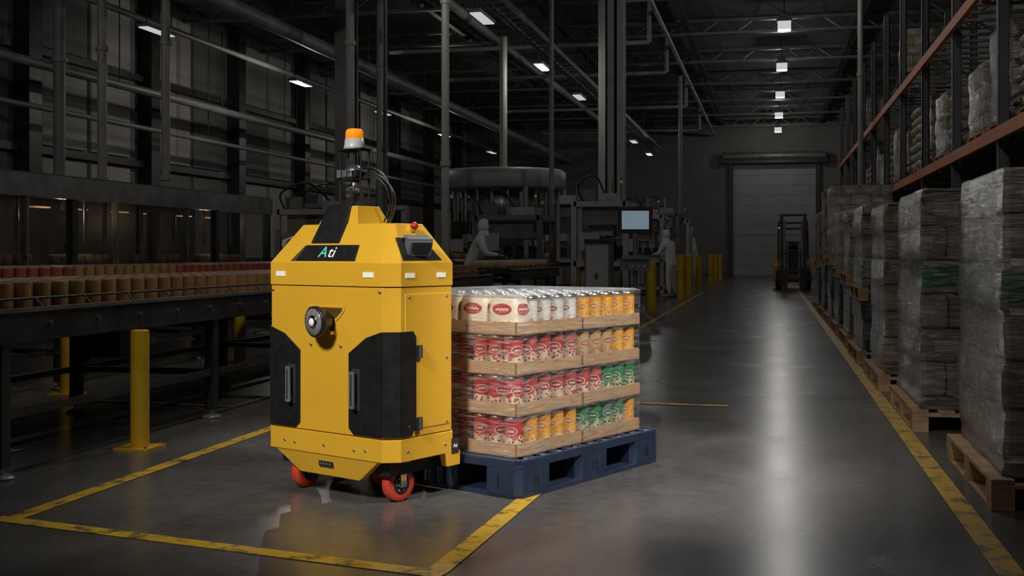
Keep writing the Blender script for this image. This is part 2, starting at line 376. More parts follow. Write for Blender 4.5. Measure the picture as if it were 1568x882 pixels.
pole('utility_pipe',-5.05,14.6,0.03,5.9,mat=MDM)
pole('utility_pipe',-7.6,20.0,0.08,mat=LTM)
pole('utility_pipe',-7.9,22.5,0.06)
pole('utility_pipe',-12.4,19.5,0.09)
pole('utility_pipe',-14.0,20.5,0.12)
pole('utility_pipe',-10.9,19.2,0.08)
pole('utility_pipe',-4.6,24.2,0.05)
pole('utility_pipe',1.9,25.9,0.06)
pole('utility_pipe',-2.9,38,0.06,7.0)
def hb(x,y,z,n='pendant_lamp',lin=False):
    b=MB()
    if lin:
        n='linear_pendant_lamp'
        b.bx((x-0.12,y-0.55,z),(x+0.12,y+0.55,z+0.06),MDM); b.bx((x-0.105,y-0.52,z-0.02),(x+0.105,y+0.52,z),LAMP)
        zt=5.98 if abs(x+5.2)<0.5 else 7.6
        b.cyl((x,y-0.4,z+0.05),(x,y-0.4,zt),0.012,DKM,seg=6); b.cyl((x,y+0.4,z+0.05),(x,y+0.4,zt),0.012,DKM,seg=6)
    else:
        b.bx((x-.20,y-.20,z),(x+.20,y+.20,z+.08),MDM); b.bx((x-.12,y-.12,z+.08),(x+.12,y+.12,z+.20),MDM)
        b.bx((x-.17,y-.17,z-.22),(x+.17,y+.17,z),LAMP)
        b.cyl((x,y,z+0.2),(x,y,7.9),0.015,DKM,seg=6)
    return b.done(n,bevel=.01)
def spot(name,loc,tgt,p,size=130,rad=0.1,blend=0.6,col=(1,0.97,0.93)):
    l=bpy.data.lights.new(name,'SPOT'); l.energy=p; l.spot_size=math.radians(size); l.spot_blend=blend; l.shadow_soft_size=rad; l.color=col
    o=bpy.data.objects.new(name,l); S.collection.objects.link(o); o.location=loc
    d=Vector(tgt)-Vector(loc); o.rotation_euler=d.to_track_quat('-Z','Y').to_euler(); return o
def point(name,loc,p,rad=.1,col=(1,.97,.93)):
    l=bpy.data.lights.new(name,'POINT'); l.energy=p; l.shadow_soft_size=rad; l.color=col
    o=bpy.data.objects.new(name,l); S.collection.objects.link(o); o.location=loc
for i,y in enumerate((11.5,18,24.6,31,37.8,44.4,51,57)):  # nearest pendants continue the row out of view, added to light front faces
    hb(0.35,y,7.25); point('pendant_light',(0.35,y,6.92),(80,60,40,38,34,32,36,38)[i],0.10)
for i,y in enumerate((9.5,15,20.5,26.2,31.5,38.7,44.5,50.3)):
    hb(-5.2,y,5.5,lin=True)
    if i in (1,3,5,7): point('linear_light',(-5.2,y,5.4),(0,38,0,38,0,32,0,26)[i],0.07)
for i,y in enumerate((14,20.8,28,34.5,41.5,49)):
    hb(-12,y,5.6,lin=True)
    if i%2==0: point('linear_light',(-12,y,5.5),66,0.07,(1,.95,.88))

# ------------------------------------------------------------------ floor markings
ZS=[.002]
def strip(b,p,q,w=0.085):
    ZS[0]+=.0004
    p=Vector((p[0],p[1],0));q=Vector((q[0],q[1],0)); n=(q-p).normalized(); s=Vector((-n.y,n.x,0))*w/2; z=Vector((0,0,ZS[0])); e=n*w/2
    b.add([p-e-s+z,q+e-s+z,q+e+s+z,p-e+s+z],[(0,1,2,3)],PAINT)
b=MB(); strip(b,(0.84,1.5),(0.84,36),0.10); b.done('floor_marking')
b=MB()
strip(b,(-3.2,4.40),(-3.2,8.8)); strip(b,(-3.24,4.34),(-1.18,3.94))
b.done('floor_marking')
b=MB(); strip(b,(-1.17,4.02),(-1.10,5.6)); b.done('floor_marking')
b=MB(); strip(b,(-3.1,8.84),(-0.35,8.75)); b.done('floor_marking')
b=MB(); strip(b,(-1.95,14),(-1.95,34),0.08); b.done('floor_marking')
b=MB(); strip(b,(-4.9,5.9),(-4.3,5.85)); b.done('floor_marking')
b=MB(); strip(b,(-5.2,8.0),(-4.0,7.9)); b.done('floor_marking')

# ------------------------------------------------------------------ robot
RA=-math.radians(24.6)
robot=empty('autonomous_mobile_robot',(-2.044,5.049,0),RA)
def octo(xh,y0,y1,c,z): return [Vector(p) for p in ((-xh+c,y0,z),(xh-c,y0,z),(xh,y0+c,z),(xh,y1-c,z),(xh-c,y1,z),(-xh+c,y1,z),(-xh,y1-c,z),(-xh,y0+c,z))]
b=MB()
b.loft([octo(.432,0,.47,.06,.312),octo(.432,0,.47,.06,.994)],YEL)
b.loft([octo(.436,-.004,.474,.06,.205),octo(.436,-.004,.474,.06,.308)],YEL)
b.loft([octo(.436,-.004,.474,.06,.998),octo(.436,-.004,.474,.06,1.106),octo(.31,.11,.385,.045,1.29)],YEL)
def rect(x0,x1,y0,y1,z): return [Vector(p) for p in ((x0,y0,z),(x1,y0,z),(x1,y1,z),(x0,y1,z))]
b.loft([rect(-.165,.105,.112,.34,1.285),rect(-.125,.065,.15,.30,1.378)],YEL)
b.slab([(-.35,.0,.208),(-.20,.03,.10),(.20,.03,.10),(.35,.0,.208)],(0,.04,0),YEL)
b.slab([(.436,.36,.21),(.436,.38,.14),(.436,.47,.14),(.436,.47,.21)],(-.04,0,0),YEL)
b.bx((.430,.085,.345),(.436,.395,.965),YEL)
b.done('body',parent=robot,bevel=.005)
b=MB()
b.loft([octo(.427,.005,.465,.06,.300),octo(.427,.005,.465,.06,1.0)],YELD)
b.bx((-.36,.06,.13),(.36,.42,.21),BLK2)
b.done('inner_frame',parent=robot)
b=MB()
for sx in (-1,1):
    def q(*P): return [(sx*x,y,z) for x,y,z in P]
    T=.008
    P=[(.165,0,.345),(.195,0,.318),(.372,0,.318),(.372,0,.795),(.275,0,.765),(.165,0,.69)]
    pts=q(*P); 
    if sx<0: pts=pts[::-1]
    b.slab(pts,(0,-T,0),BLK)
    pts=q((.372,0,.318),(.432,.06,.318),(.432,.06,.795),(.372,0,.795))
    if sx<0: pts=pts[::-1]
    b.slab(pts,(sx*T*.7,-T*.7,0),BLK)
    pts=q((.432,.06,.318),(.432,.125,.318),(.432,.155,.36),(.432,.155,.765),(.432,.135,.795),(.432,.06,.795))
    if sx<0: pts=pts[::-1]
    b.slab(pts,(sx*T,0,0),BLK)
    hx=sx*.215
    b.tube([(hx,-.008,.60),(hx,-.035,.595),(hx,-.035,.455),(hx,-.008,.45)],.009,BLK2,sub=1)
    b.bx((hx-.014,-.042,.44),(hx+.014,-.03,.61),LGREY)
    b.bx((hx-.026,-.012,.43),(hx+.026,-.006,.62),DKM)
    for z in (.70,.37):
        b.bx((sx*.432,.150,z-.03),(sx*.452,.185,z+.03),BLK2); b.cyl((sx*.45,.168,z-.028),(sx*.45,.168,z+.028),.008,STEEL,seg=10)
b.done('black_panels',parent=robot,bevel=.002)
b=MB()
b.slab([(-.115,0,.905),(-.115,0,.885),(-.085,0,.85),(-.055,0,.835),(-.045,0,.765),(.075,0,.765),(.08,0,.835),(.10,0,.85),(.135,0,.885),(.135,0,.905)],(0,-.004,0),YEL)
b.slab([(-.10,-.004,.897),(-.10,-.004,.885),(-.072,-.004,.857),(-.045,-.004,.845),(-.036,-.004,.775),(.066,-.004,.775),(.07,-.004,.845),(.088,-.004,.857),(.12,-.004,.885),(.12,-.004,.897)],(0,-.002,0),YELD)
b.bx((.0,-.03,.772),(.07,-.004,.787),YEL); b.cyl((.035,-.02,.785),(.035,-.02,.80),.012,STEEL)
ax=Vector((-.12,-1,-.06)).normalized(); c=Vector((.030,-.06,.835))
b.lathe(c,[(.030,-.055),(.050,-.035),(.062,0),(.073,.012),(.073,.032),(.067,.036)],BLK2,seg=32,axis=ax)
b.lathe(c+ax*.0355,[(.063,0.0),(.061,.003),(.03,.004)],REFL,seg=32,axis=ax)
b.lathe(c+ax*.039,[(.034,0),(.030,.004),(.015,.009)],CHROME,seg=24,axis=ax)
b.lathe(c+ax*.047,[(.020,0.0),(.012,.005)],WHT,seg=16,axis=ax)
b.done('headlamp',parent=robot)
sl=Vector((0,.114,.184)); nrm=Vector((0,-.184,.114)).normalized()
def onslope(x,t,o=.0): return Vector((x,-.004,1.106))+sl*t+nrm*o
b=MB()
b.slab([onslope(-.20,.04),onslope(.20,.04),onslope(.185,.44),onslope(-.165,.44)],nrm*.006,BLK)
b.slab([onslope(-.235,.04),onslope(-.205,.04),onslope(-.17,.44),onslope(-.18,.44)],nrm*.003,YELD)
pr=[onslope(-.05,.50,.006),onslope(-.05,1.0,.008),Vector((0,.143,1.386)),Vector((0,.175,1.387))]
wv=[(-.145,.045),(-.14,.04),(-.13,.03),(-.13,.03)]
vs=[];
for p,(x0,x1) in zip(pr,wv): vs+= [Vector((x0,p.y,p.z)),Vector((x1,p.y,p.z)),Vector((x1-.0,p.y+.008,p.z-.008)),Vector((x0,p.y+.008,p.z-.008))]
fs=[]
for k in range(3):
    o=k*4
    fs+=[(o,o+1,o+5,o+4),(o+1,o+2,o+6,o+5),(o+3,o,o+4,o+7)]
fs.append((0,3,2,1))
b.add(vs,fs,BLK)
ss=Vector((-.126,0,.184)); sn=Vector((.184,0,.126)).normalized()
def side(y,t,o=0,sx=1):
    p=Vector((.436,y,1.106))+ss*t+sn*o; p.x*=sx; return p
for sx in (1,-1):
    P=[side(.075,.06,0,sx),side(.34,.06,0,sx),side(.30,.42,0,sx),side(.20,.62,0,sx),side(.10,.62,0,sx)]
    n=Vector((sn.x*sx,0,sn.z))
    if sx<0: P=P[::-1]
    b.slab(P,n*.006,BLK)
    cpt=side(.185,.30,.03,sx)
    b.box(cpt,(.05,.12,.07),LGREY,ry=sx*.35,rz=-sx*.35)
    b.box(cpt+Vector((sx*.03,-.01,0)),(.01,.095,.045),BLK2,ry=sx*.35,rz=-sx*.35)
    b.box(cpt+Vector((sx*.0,0,.042)),(.06,.125,.012),LGREY,ry=sx*.35,rz=-sx*.35)
b.done('hood_panels',parent=robot,bevel=.0015)
b=MB()
p=side(.24,.86,0); b.cyl(p,p+sn*.014,.022,YEL,seg=18); b.cyl(p+sn*.014,p+sn*.022,.010,BLK2,seg=14); b.lathe(p+sn*.022,[(.010,0),(.018,.004),(.018,.012),(.013,.017)],REDB,seg=18,axis=sn)
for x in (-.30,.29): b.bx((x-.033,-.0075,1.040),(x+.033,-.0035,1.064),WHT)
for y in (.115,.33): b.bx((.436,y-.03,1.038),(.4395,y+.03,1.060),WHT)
for x,z in ((-.27,.25),(.0,.25),(.27,.25),(-.36,.975),(.36,.975),(-.20,.245),(.2,.245),(-.09,.72),(.11,.72)):
    b.lathe((x,-.004,z),[(.007,0),(.006,.004)],STEEL,seg=10,axis=(0,-1,0))
for y,z in ((.11,.36),(.11,.95),(.37,.36),(.37,.95),(.37,.66),(.1,.25),(.36,.25)):
    b.lathe((.436,y,z),[(.007,0),(.006,.004)],STEEL,seg=10,axis=(1,0,0))
b.bx((-.05,.008,.148),(.045,.018,.172),BLK2)
for x in (-.035,-.015,.005,.028): b.bx((x-.006,.005,.155),(x+.006,.009,.166),LGREY)
b.bx((.436,.405,.20),(.441,.455,.27),BLK2)
b.done('fittings',parent=robot)
def text(s,loc,rot,size,mat,name,parent):
    c=bpy.data.curves.new(name,'FONT'); c.body=s; c.size=size; c.extrude=.0008; c.align_x='LEFT'; c.align_y='CENTER'; c.materials.append(mat)
    o=bpy.data.objects.new(name,c); S.collection.objects.link(o); o.location=loc; o.rotation_euler=rot; o.parent=parent; return o
th=math.atan2(.184,.114)
text('A',onslope(-.052,.24,.008),(th,0,0),.085,TEALT,'label_letter',robot)
text('ti',onslope(.010,.24,.008),(th,0,0),.085,WHITET,'label_letters',robot)
text('Ati',(.442,.413,.235),(math.radians(90),0,math.radians(90)),.024,WHITET,'side_label',robot)
b=MB()
def wheel(b,c,r,w,ax=(1,0,0),fork=True):
    c=Vector(c); A=Vector(ax).normalized()
    b.lathe(c-A*w/2,[(r*.68,0),(r*.94,0),(r,.008),(r,w-.008),(r*.94,w),(r*.68,w)],REDW,seg=32,axis=A)
    b.lathe(c-A*(w/2+.002),[(r*.2,0),(r*.67,0.003),(r*.70,.01),(r*.70,w-.006),(r*.67,w+.001),(r*.2,w+.004)],LGREY,seg=32,axis=A)
    b.lathe(c-A*(w/2+.004),[(r*.56,0),(r*.56,w+.008),(r*.45,w+.008)],BLK2,seg=24,axis=A)
    b.lathe(c-A*(w/2+.010),[(r*.22,0),(r*.22,w+.020)],CHROME,seg=16,axis=A)
    for k in range(6):
        a=k*math.pi/3; t=Vector((0,math.cos(a),math.sin(a)))*r*.40
        b.lathe(c+A*(w/2+.002)+t,[(.006,0),(.006,.004)],CHROME,seg=8,axis=A)
    rz=math.atan2(A.y,A.x)
    for s in (-1,1):
        b.box(c+A*s*(w/2+.014)+Vector((0,0,.045)),(.006,.035,.115),CHROME,rz=rz)
    b.box(c+Vector((0,0,.106)),(w+.04,.08,.012),CHROME,rz=rz); b.cyl(c+Vector((0,0,.10)),c+Vector((0,0,.15)),.025,CHROME)
wheel(b,(.315,.165,.083),.083,.048,(1,-.10,0)); wheel(b,(-.27,.13,.083),.083,.048,(1,.10,0))
wheel(b,(.05,.36,.083),.083,.05,(1,0,0)); wheel(b,(-.30,.40,.083),.083,.046,(1,0,0))
b.done('caster_wheels',parent=robot)
b=MB()
mx,my=-.03,.225
b.bx((mx-.085,my-.06,1.376),(mx+.085,my+.065,1.384),BLK2)
for sx in (-1,1):
    for sy in (-1,1): b.cyl((mx+sx*.07,my+sy*.028,1.38),(mx+sx*.07,my+sy*.028,1.655),.0045,BLK2,seg=8)
    b.bx((mx+sx*.07-.007,my-.035,1.645),(mx+sx*.07+.007,my+.035,1.655),BLK2)
b.bx((mx-.08,my-.035,1.506),(mx+.08,my+.035,1.514),BLK2)
b.cyl((mx,my,1.384),(mx,my,1.47),.009,CHROME); b.cyl((mx,my,1.56),(mx,my,1.655),.006,BLK2)
b.lathe((mx,my,1.445),[(.015,0),(.030,.01),(.034,.045),(.02,.06)],STEEL,seg=20)
b.lathe((mx,my,1.515),[(.032,0),(.046,.008),(.046,.018),(.038,.020),(.038,.025),(.046,.027),(.046,.042),(.034,.052),(.02,.064)],STEEL,seg=24)
for k in range(12):
    a=k*math.pi/6; b.box((mx+.052*math.cos(a),my+.052*math.sin(a),1.538),(.018,.005,.032),LGREY,rz=a)
b.bx((mx-.072,my-.05,1.518),(mx-.045,my-.01,1.556),LGREY); b.bx((mx+.04,my-.05,1.52),(mx+.066,my-.012,1.552),BLK2)
for k in range(3): b.box((mx+.0,my-.03,1.49-.03*k),(.036-.006*k,.03,.014),STEEL)
b.bx((mx-.082,my-.04,1.652),(mx+.082,my+.04,1.658),BLK2)
b.lathe((mx,my,1.657),[(.052,0),(.052,.012),(.049,.02),(.046,.05)],GREY,seg=28)
b.lathe((mx,my,1.707),[(.044,0),(.043,.03),(.040,.042),(.030,.049)],LENS,seg=28)
b.lathe((mx,my,1.64),[(.02,0),(.02,.018)],BLK2,seg=14)
for o in (0,.016):
    b.tube([(mx+.03,my,1.55-o),(mx+.10,my+.01,1.565-o*1.5),(mx+.175,my+.03,1.52-o),(mx+.215+o,my+.04,1.43),(mx+.20+o,my+.05,1.35),(mx+.165+o,my+.05,1.285)],.0055,BLK2)
b.tube([(mx+.04,my-.02,1.50),(mx+.11,my,1.53),(mx+.18,my+.02,1.48),(mx+.20,my+.04,1.39),(mx+.15,my+.05,1.30)],.004,BLK2)
b.done('sensor_mast',parent=robot)

# ------------------------------------------------------------------ plastic pallet
pal=empty('plastic_pallet',(-1.140,5.193,0),RA)
b=MB()
Lx,Ly=1.0,1.285
ys=[0,.27,.50,.78,1.02,Ly]
xs=[-Lx,-.80,-.60,-.40,-.22,0]
for i in (0,2,4):
    for j in (0,2,4):
        x0,x1,y0,y1=xs[i],xs[i+1],ys[j],ys[j+1]
        c=.03
        ring=lambda z,o: [Vector(p) for p in ((x0+c+o,y0+o,z),(x1-c-o,y0+o,z),(x1-o,y0+c+o,z),(x1-o,y1-c-o,z),(x1-c-o,y1-o,z),(x0+c+o,y1-o,z),(x0+o,y1-c-o,z),(x0+o,y0+c+o,z))]
        b.loft([ring(0,.008),ring(.02,0),ring(.145,0)],NAVY)
        if j==0:
            for k in range(3):
                xx=x0+.04+(x1-x0-.08)*k/2; b.bx((xx-.006,y0-.004,.03),(xx+.006,y0,.14),NAVY)
            b.bx((x0+.09,y0-.002,.05),(x0+.12,y0+.001,.10),BLK2)
        if i==4:
            for k in range(4):
                yy=y0+.04+(y1-y0-.08)*k/3; b.bx((x1,yy-.006,.03),(x1+.004,yy+.006,.14),NAVY)
            b.bx((x1-.001,y0+.10,.05),(x1+.002,y0+.13,.10),BLK2); b.bx((x1-.001,y1-.13,.05),(x1+.002,y1-.10,.10),BLK2)
for i in (0,2,4): b.bx((xs[i],.03,0),(xs[i+1],Ly-.03,.022),NAVY)
for j in (0,2,4): b.bx((-Lx+.03,ys[j]+.02,0),(-.03,ys[j+1]-.02,.022),NAVY)
b.loft([[Vector(p) for p in ((-Lx+.03,0,z),(-.03,0,z),(0,.03,z),(0,Ly-.03,z),(-.03,Ly,z),(-Lx+.03,Ly,z),(-Lx,Ly-.03,z),(-Lx,.03,z))] for z in (.140,.158)],NAVY)
for k in range(12): b.bx((-Lx+.02,.02+k*.1065,.158),(-.02,.02+k*.1065+.055,.178),NAVY)
for x in (-Lx,-.018): b.bx((x,.03,.158),(x+.018,Ly-.03,.180),NAVY)
b.bx((-Lx+.03,0,.158),(-.03,.02,.180),NAVY); b.bx((-Lx+.03,Ly-.02,.158),(-.03,Ly,.180),NAVY)
for k in range(9): b.cyl((-.030,.09+k*.138,.178),(-.030,.09+k*.138,.1812),.014,MDM,seg=10)
b.done('pallet_body',parent=pal,bevel=.004)

# ------------------------------------------------------------------ goods
load=empty('canned_goods_load',(-1.140,5.193,.1815),RA)
def can(b,x,y,z,r,h,lab,rot,seg=18):
    c=Vector((x,y,z))
    prof=[(r*.95,0),(r*.98,.005),(r*.97,.010),(r*.97,h-.012),(r*.99,h-.007),(r*.95,h-.003),(r*.93,h)]
    for k in range(1,len(prof)-1):
        vs=[];
        for (rr,zz) in (prof[k],prof[k+1]):
            for i in range(seg):
                a=2*math.pi*i/seg+rot; vs.append(c+Vector((rr*math.cos(a),rr*math.sin(a),zz)))
        fs=[(i,(i+1)%seg,seg+(i+1)%seg,seg+i) for i in range(seg)]
        if k==2:
            uv=[[(2*i/seg,0),(2*(i+1)/seg,0),(2*(i+1)/seg,1),(2*i/seg,1)] for i in range(seg)]
            b.add(vs,fs,lab,True,None,uv)
        else: b.add(vs,fs,STEEL,True)
    b.add([c+Vector((r*.90*math.cos(2*math.pi*i/seg),r*.90*math.sin(2*math.pi*i/seg),h-.004)) for i in range(seg)],[tuple(range(seg))],STEEL,False)
def pack(b,x0,x1,y0,y1,z,h,lab):
    N=24; prof=[(0,.90),(.06,.98),(.3,1.0),(.7,.99),(.88,.95),(.97,.85),(1,.66)]
    cx,cy=(x0+x1)/2,(y0+y1)/2; hx,hy=(x1-x0)/2,(y1-y0)/2
    vs=[];fs=[];uvs=[]
    for t,s in prof:
        for i in range(N):
            a=2*math.pi*(i/N)-math.pi*.75
            ca,sa=math.cos(a),math.sin(a); e=.35
            vs.append(Vector((cx+hx*s*math.copysign(abs(ca)**e,ca),cy+hy*s*math.copysign(abs(sa)**e,sa),z+h*t)))
    for k in range(len(prof)-1):
        for i in range(N):
            j=(i+1)%N; fs.append((k*N+i,k*N+j,(k+1)*N+j,(k+1)*N+i))
            v0,v1=prof[k][0],prof[k+1][0]
            fr=lambda q:(vs[q].x-x0)/(x1-x0)
            if i<6: u0,u1=fr(i),fr(j)
            else:
                u0=(i%6)/6; u1=u0+1/6-1e-4
            u0=min(max(u0,.001),.999);u1=min(max(u1,.001),.999)
            uvs.append([(u0,v0),(u1,v0),(u1,v1),(u0,v1)])
    b.add(vs,fs,lab,True,None,uvs)
    k=len(prof)-1; b.add(vs[k*N:],[tuple(range(N))],lab,False)
cb=MB(); tb=MB()
LH=.193; TX=.30; TY=.56
types={0:{0:(L_RED,L_ORG),1:(L_GRN,L_ORG)},1:{0:(L_RED,L_REDC),1:(L_REDC,L_GRN)},2:{0:(L_RED,L_REDC),1:(L_TAN,L_ORG)},3:{0:(L_WHT,L_WHT),1:(L_ORG,L_ORG)}}
for L in range(4):
    z=L*LH
    for col in range(3):
        for row in range(2):
            jx=random.uniform(-.004,.004)
            x1=-.07-col*(TX+.004)+jx; x0=x1-TX
            st=.035 if (col==1 and row==0 and L<3) else 0
            y0=.07+row*(TY+.010)+st; y1=y0+TY-st
            th_=.062
            tb.bx((x0,y0,z),(x1,y1,z+.006),CARD)
            tb.bx((x0,y0,z),(x1,y0+.005,z+th_),CARD); tb.bx((x0,y1-.005,z),(x1,y1,z+th_),CARD)
            tb.bx((x0,y0,z),(x0+.005,y1,z+th_),CARD); tb.bx((x1-.005,y0,z),(x1,y1,z+th_),CARD)
            A,B=types[L][row]
            nx,ny=3,5
            for i in range(nx):
                for j in range(ny):
                    if L<3 and not (j==0 and row==0 or j==ny-1 and row==1 or i==nx-1 and col==0 or i==0 and col==2): continue
                    if L==3 and row==0 and j==0: continue
                    cx=x0+.006+.048+(TX-.012-.096)*i/(nx-1); cy=y0+.056+(y1-y0-.112)*j/(ny-1)
                    if L==0: lab=A if (row==0 and j==0) or (row==1 and j<4) else B
                    elif L==1: lab=A if row==0 and j==0 or (row==1 and j<2) else B
                    elif L==2: lab=A if row==0 and j==0 or row==1 and j<3 else B
                    else: lab=A
                    can(cb,cx,cy,z+.008,.0475,LH-.012 if L<3 else .172,lab,random.uniform(-.6,.6)+math.pi/4)
w=.91/5
for i in range(5): pack(cb,-.980+i*w+.003,-.980+(i+1)*w-.003,.076,.072+.115,3*LH+.008,.178,L_BAG)
tb.done('cardboard_trays',parent=load)
cb.done('cans_and_pouches',parent=load)
def rrect(x0,x1,y0,y1,z,c=.03,n=8):
    P=[]
    for a in range(n): P.append((x0+c+(x1-x0-2*c)*a/(n-1),y0))
    for a in range(n): P.append((x1,y0+c+(y1-y0-2*c)*a/(n-1)))
    for a in range(n): P.append((x1-c-(x1-x0-2*c)*a/(n-1),y1))
    for a in range(n): P.append((x0,y1-c-(y1-y0-2*c)*a/(n-1)))
    return [Vector((x,y,z)) for x,y in P]
b=MB(); rings=[]
for z in [0.0]+[0.03+i*.035 for i in range(21)]+[.768]:
    r=rrect(-.995,-.060,.060,1.213,z)
    for p in r:
        d=noise.noise(Vector((p.x*5,p.y*5,z*14)))*.005; p.x+=d; p.y+=d
    rings.append(r)
tr_=rrect(-.97,-.08,.08,1.19,.778)
b.loft(rings,FILM,smooth=True,capb=False,capt=False)
b.loft([rings[-1],tr_],FILMT,smooth=True,capb=False,capt=False)
n_=14; vs=[];fs=[]
for i in range(n_+1):
    for j in range(n_+1):
        x=-.97+.89*i/n_; y=.08+1.11*j/n_; vs.append((x,y,.778+(.006*noise.noise(Vector((x*9,y*9,3))) if 0<i<n_ and 0<j<n_ else 0)))
for i in range(n_):
    for j in range(n_): fs.append((i*(n_+1)+j,(i+1)*(n_+1)+j,(i+1)*(n_+1)+j+1,i*(n_+1)+j+1))
b.add(vs,fs,FILMT,True)
b.done('stretch_film',parent=load)

# ------------------------------------------------------------------ wooden pallets + wrapped stacks
def wood(b,x0,x1,y0,y1,z=0):
    w=x1-x0;l=y1-y0
    for k in range(3):
        xx=x0+(w-.1)*k/2; b.bx((xx,y0,z),(xx+.1,y1,z+.02),WOOD)
        for j in range(3):
            yy=y0+(l-.14)*j/2; b.bx((xx,yy,z+.02),(xx+.1,yy+.14,z+.10),WOOD)
    for j in range(3):
        yy=y0+(l-.14)*j/2; b.bx((x0,yy,z+.10),(x1,yy+.14,z+.12),WOOD)
    n=7
    for k in range(n):
        xx=x0+(w-.1)*k/(n-1); b.bx((xx,y0,z+.12),(xx+.1,y1,z+.142),WOOD)
def wrapped(x0,x1,y0,y1,z0,z1,mat,seed,b=None,amp=.012,layer=.22):
    b=b or MB(); rings=[]; n=int((z1-z0)/.032)+2
    cx,cy=(x0+x1)/2,(y0+y1)/2
    for k in range(n):
        z=z0+(z1-z0)*k/(n-1)
        li=int(z/layer); ph=abs((z/layer)%1-.0); ph=min(ph,1-ph)
        pin=.010*max(0,1-ph/.12)
        ox=.008*math.sin(li*2.3+seed); oy=.008*math.cos(li*1.7+seed)
        r=rrect(x0+pin,x1-pin,y0+pin,y1-pin,z,.025,9)
        for p in r:
            d1=noise.noise(Vector((p.x*3+seed,p.y*3,z*4)))*amp; d2=noise.noise(Vector((p.x*3,p.y*3+seed,z*7+9)))*amp
            p.x+=d1+ox; p.y+=d2+oy
            if k==n-1: p.x=(p.x-cx)*.985+cx; p.y=(p.y-cy)*.985+cy; p.z+=.010*noise.noise(Vector((p.x*6,p.y*6,seed)))
            if k==n-2: p.z=z1-.014
        rings.append(r)
    b.loft(rings,mat,smooth=True,capt=False)
    b.add(rings[-1],[tuple(range(len(rings[-1])))],mat,False); return b
def stack(x0,y0,y1,h,mat,seed,w=1.0,two=None):
    e=empty('shrink_wrapped_pallet',(x0,y0,0))
    b=MB(); wood(b,-.06,w,0-.05,y1-y0+.03); 
    b.done('wooden_pallet',parent=e,bevel=.003)
    if two:
        b=wrapped(0,w-.04,0,y1-y0,.143,two-.15,W_BLU,seed); b.done('wrapped_goods_lower',parent=e)
        b=MB(); wood(b,-.04,w,-.02,y1-y0+.02,two-.145); b.done('upper_pallet',parent=e)
        b=wrapped(0,w-.04,0,y1-y0,two,h,mat,seed+3); b.done('wrapped_goods',parent=e)
    else:
        b=wrapped(0,w-.04,0,y1-y0,.143,h,mat,seed); b.done('wrapped_goods',parent=e)
stack(1.02,5.5,6.75,1.54,W_GRN,1)
stack(.95,7.8,9.2,1.57,W_GRN,5)
stack(.93,10.0,11.4,1.58,W_TAN,9)
stack(.93,12.4,13.8,1.66,W_GRN,13,two=.80)
stack(.95,14.7,16.0,1.68,W_TAN,17,two=.9)
stack(.95,16.9,18.2,1.75,W_WHT,21,two=.95)
stack(.95,19.1,20.4,2.25,W_WHT,25,two=1.1)
stack(.95,21.4,22.8,2.3,W_TAN,29,two=1.15)
stack(.95,24,25.4,2.0,W_TAN,33,two=1.0)
stack(1.0,2.9,4.2,1.45,W_TAN,37)

# ------------------------------------------------------------------ storage rack
b=MB()
RX0,RX1=2.12,3.2
Ys=[3.2+2.75*k for k in range(13)]
for y in Ys:
    for x in (RX0,RX1):
        b.bx((x-.05,y-.045,0),(x-.035,y+.045,5.6),RACKB); b.bx((x+.035,y-.045,0),(x+.05,y+.045,5.6),RACKB); b.bx((x-.05,y-.045,0),(x+.05,y-.03,5.6),RACKB)
        b.bx((x-.09,y-.08,0),(x+.09,y+.08,.015),RACKB)
    for k in range(7):
        z=.3+k*.75; s=1 if k%2 else -1
        b.cyl((RX0 if s>0 else RX1,y,z),(RX1 if s>0 else RX0,y,z+.7),.018,RACKB,seg=6)
for lvl in (2.32,3.85):
    for x in (RX0-.06,RX1+.06):
        b.bx((x-.025,Ys[0],lvl-.12),(x+.025,Ys[-1],lvl),ORG)
    for k in range(int((Ys[-1]-Ys[0])/.45)): b.bx((RX0,Ys[0]+k*.45,lvl-.03),(RX1,Ys[0]+k*.45+.08,lvl-.001),MDM)
b.done('storage_rack')
def sackpile(x0,y0,z0,nz,seed):
    random.seed(seed); b=MB(); wood(b,x0,x0+.9,y0,y0+1.1,z0)
    for k in range(nz):
        for i in range(2):
            for j in range(3):
                c=Vector((x0+.23+.45*i+random.uniform(-.02,.02),y0+.2+.36*j+random.uniform(-.02,.02),z0+.142+.075+k*.135))
                vs=[];seg=14;rg=7
                g=lambda v,e: math.copysign(abs(v)**e,v)
                for a in range(rg+1):
                    t=math.pi*a/rg
                    for q in range(seg):
                        f=2*math.pi*q/seg
                        vs.append(c+Vector((.235*g(math.sin(t),.6)*g(math.cos(f),.5),.19*g(math.sin(t),.6)*g(math.sin(f),.5),-.075*g(math.cos(t),.8))))
                b.add(vs,[(a*seg+q,a*seg+(q+1)%seg,(a+1)*seg+(q+1)%seg,(a+1)*seg+q) for a in range(rg) for q in range(seg)],SACK,True)
    b.done('sack_pile')
for k in range(11):
    for h in range(2):
        y=Ys[k]+.15+h*1.3
        if (k*2+h)%3==2: sackpile(2.2,y,2.321,5+(k%2)*2,k*7+h)
        else:
            e=empty('racked_pallet_load',(2.2,y,2.321)); b=MB(); wood(b,0,.9,0,1.1); b.done('wooden_pallet',parent=e)
            wrapped(.02,.88,.02,1.08,.143,random.uniform(.75,1.15),(W_WHT,W_TAN)[(k+h)%2],k*3+h).done('wrapped_goods',parent=e)
    if k%3==0 and k>2:
        e=empty('racked_pallet_load',(2.2,Ys[k]+.6,3.851)); b=MB(); wood(b,0,.9,0,1.1); b.done('wooden_pallet',parent=e)
        wrapped(.02,.88,.02,1.08,.143,random.uniform(.8,1.1),W_WHT,k*5).done('wrapped_goods',parent=e)

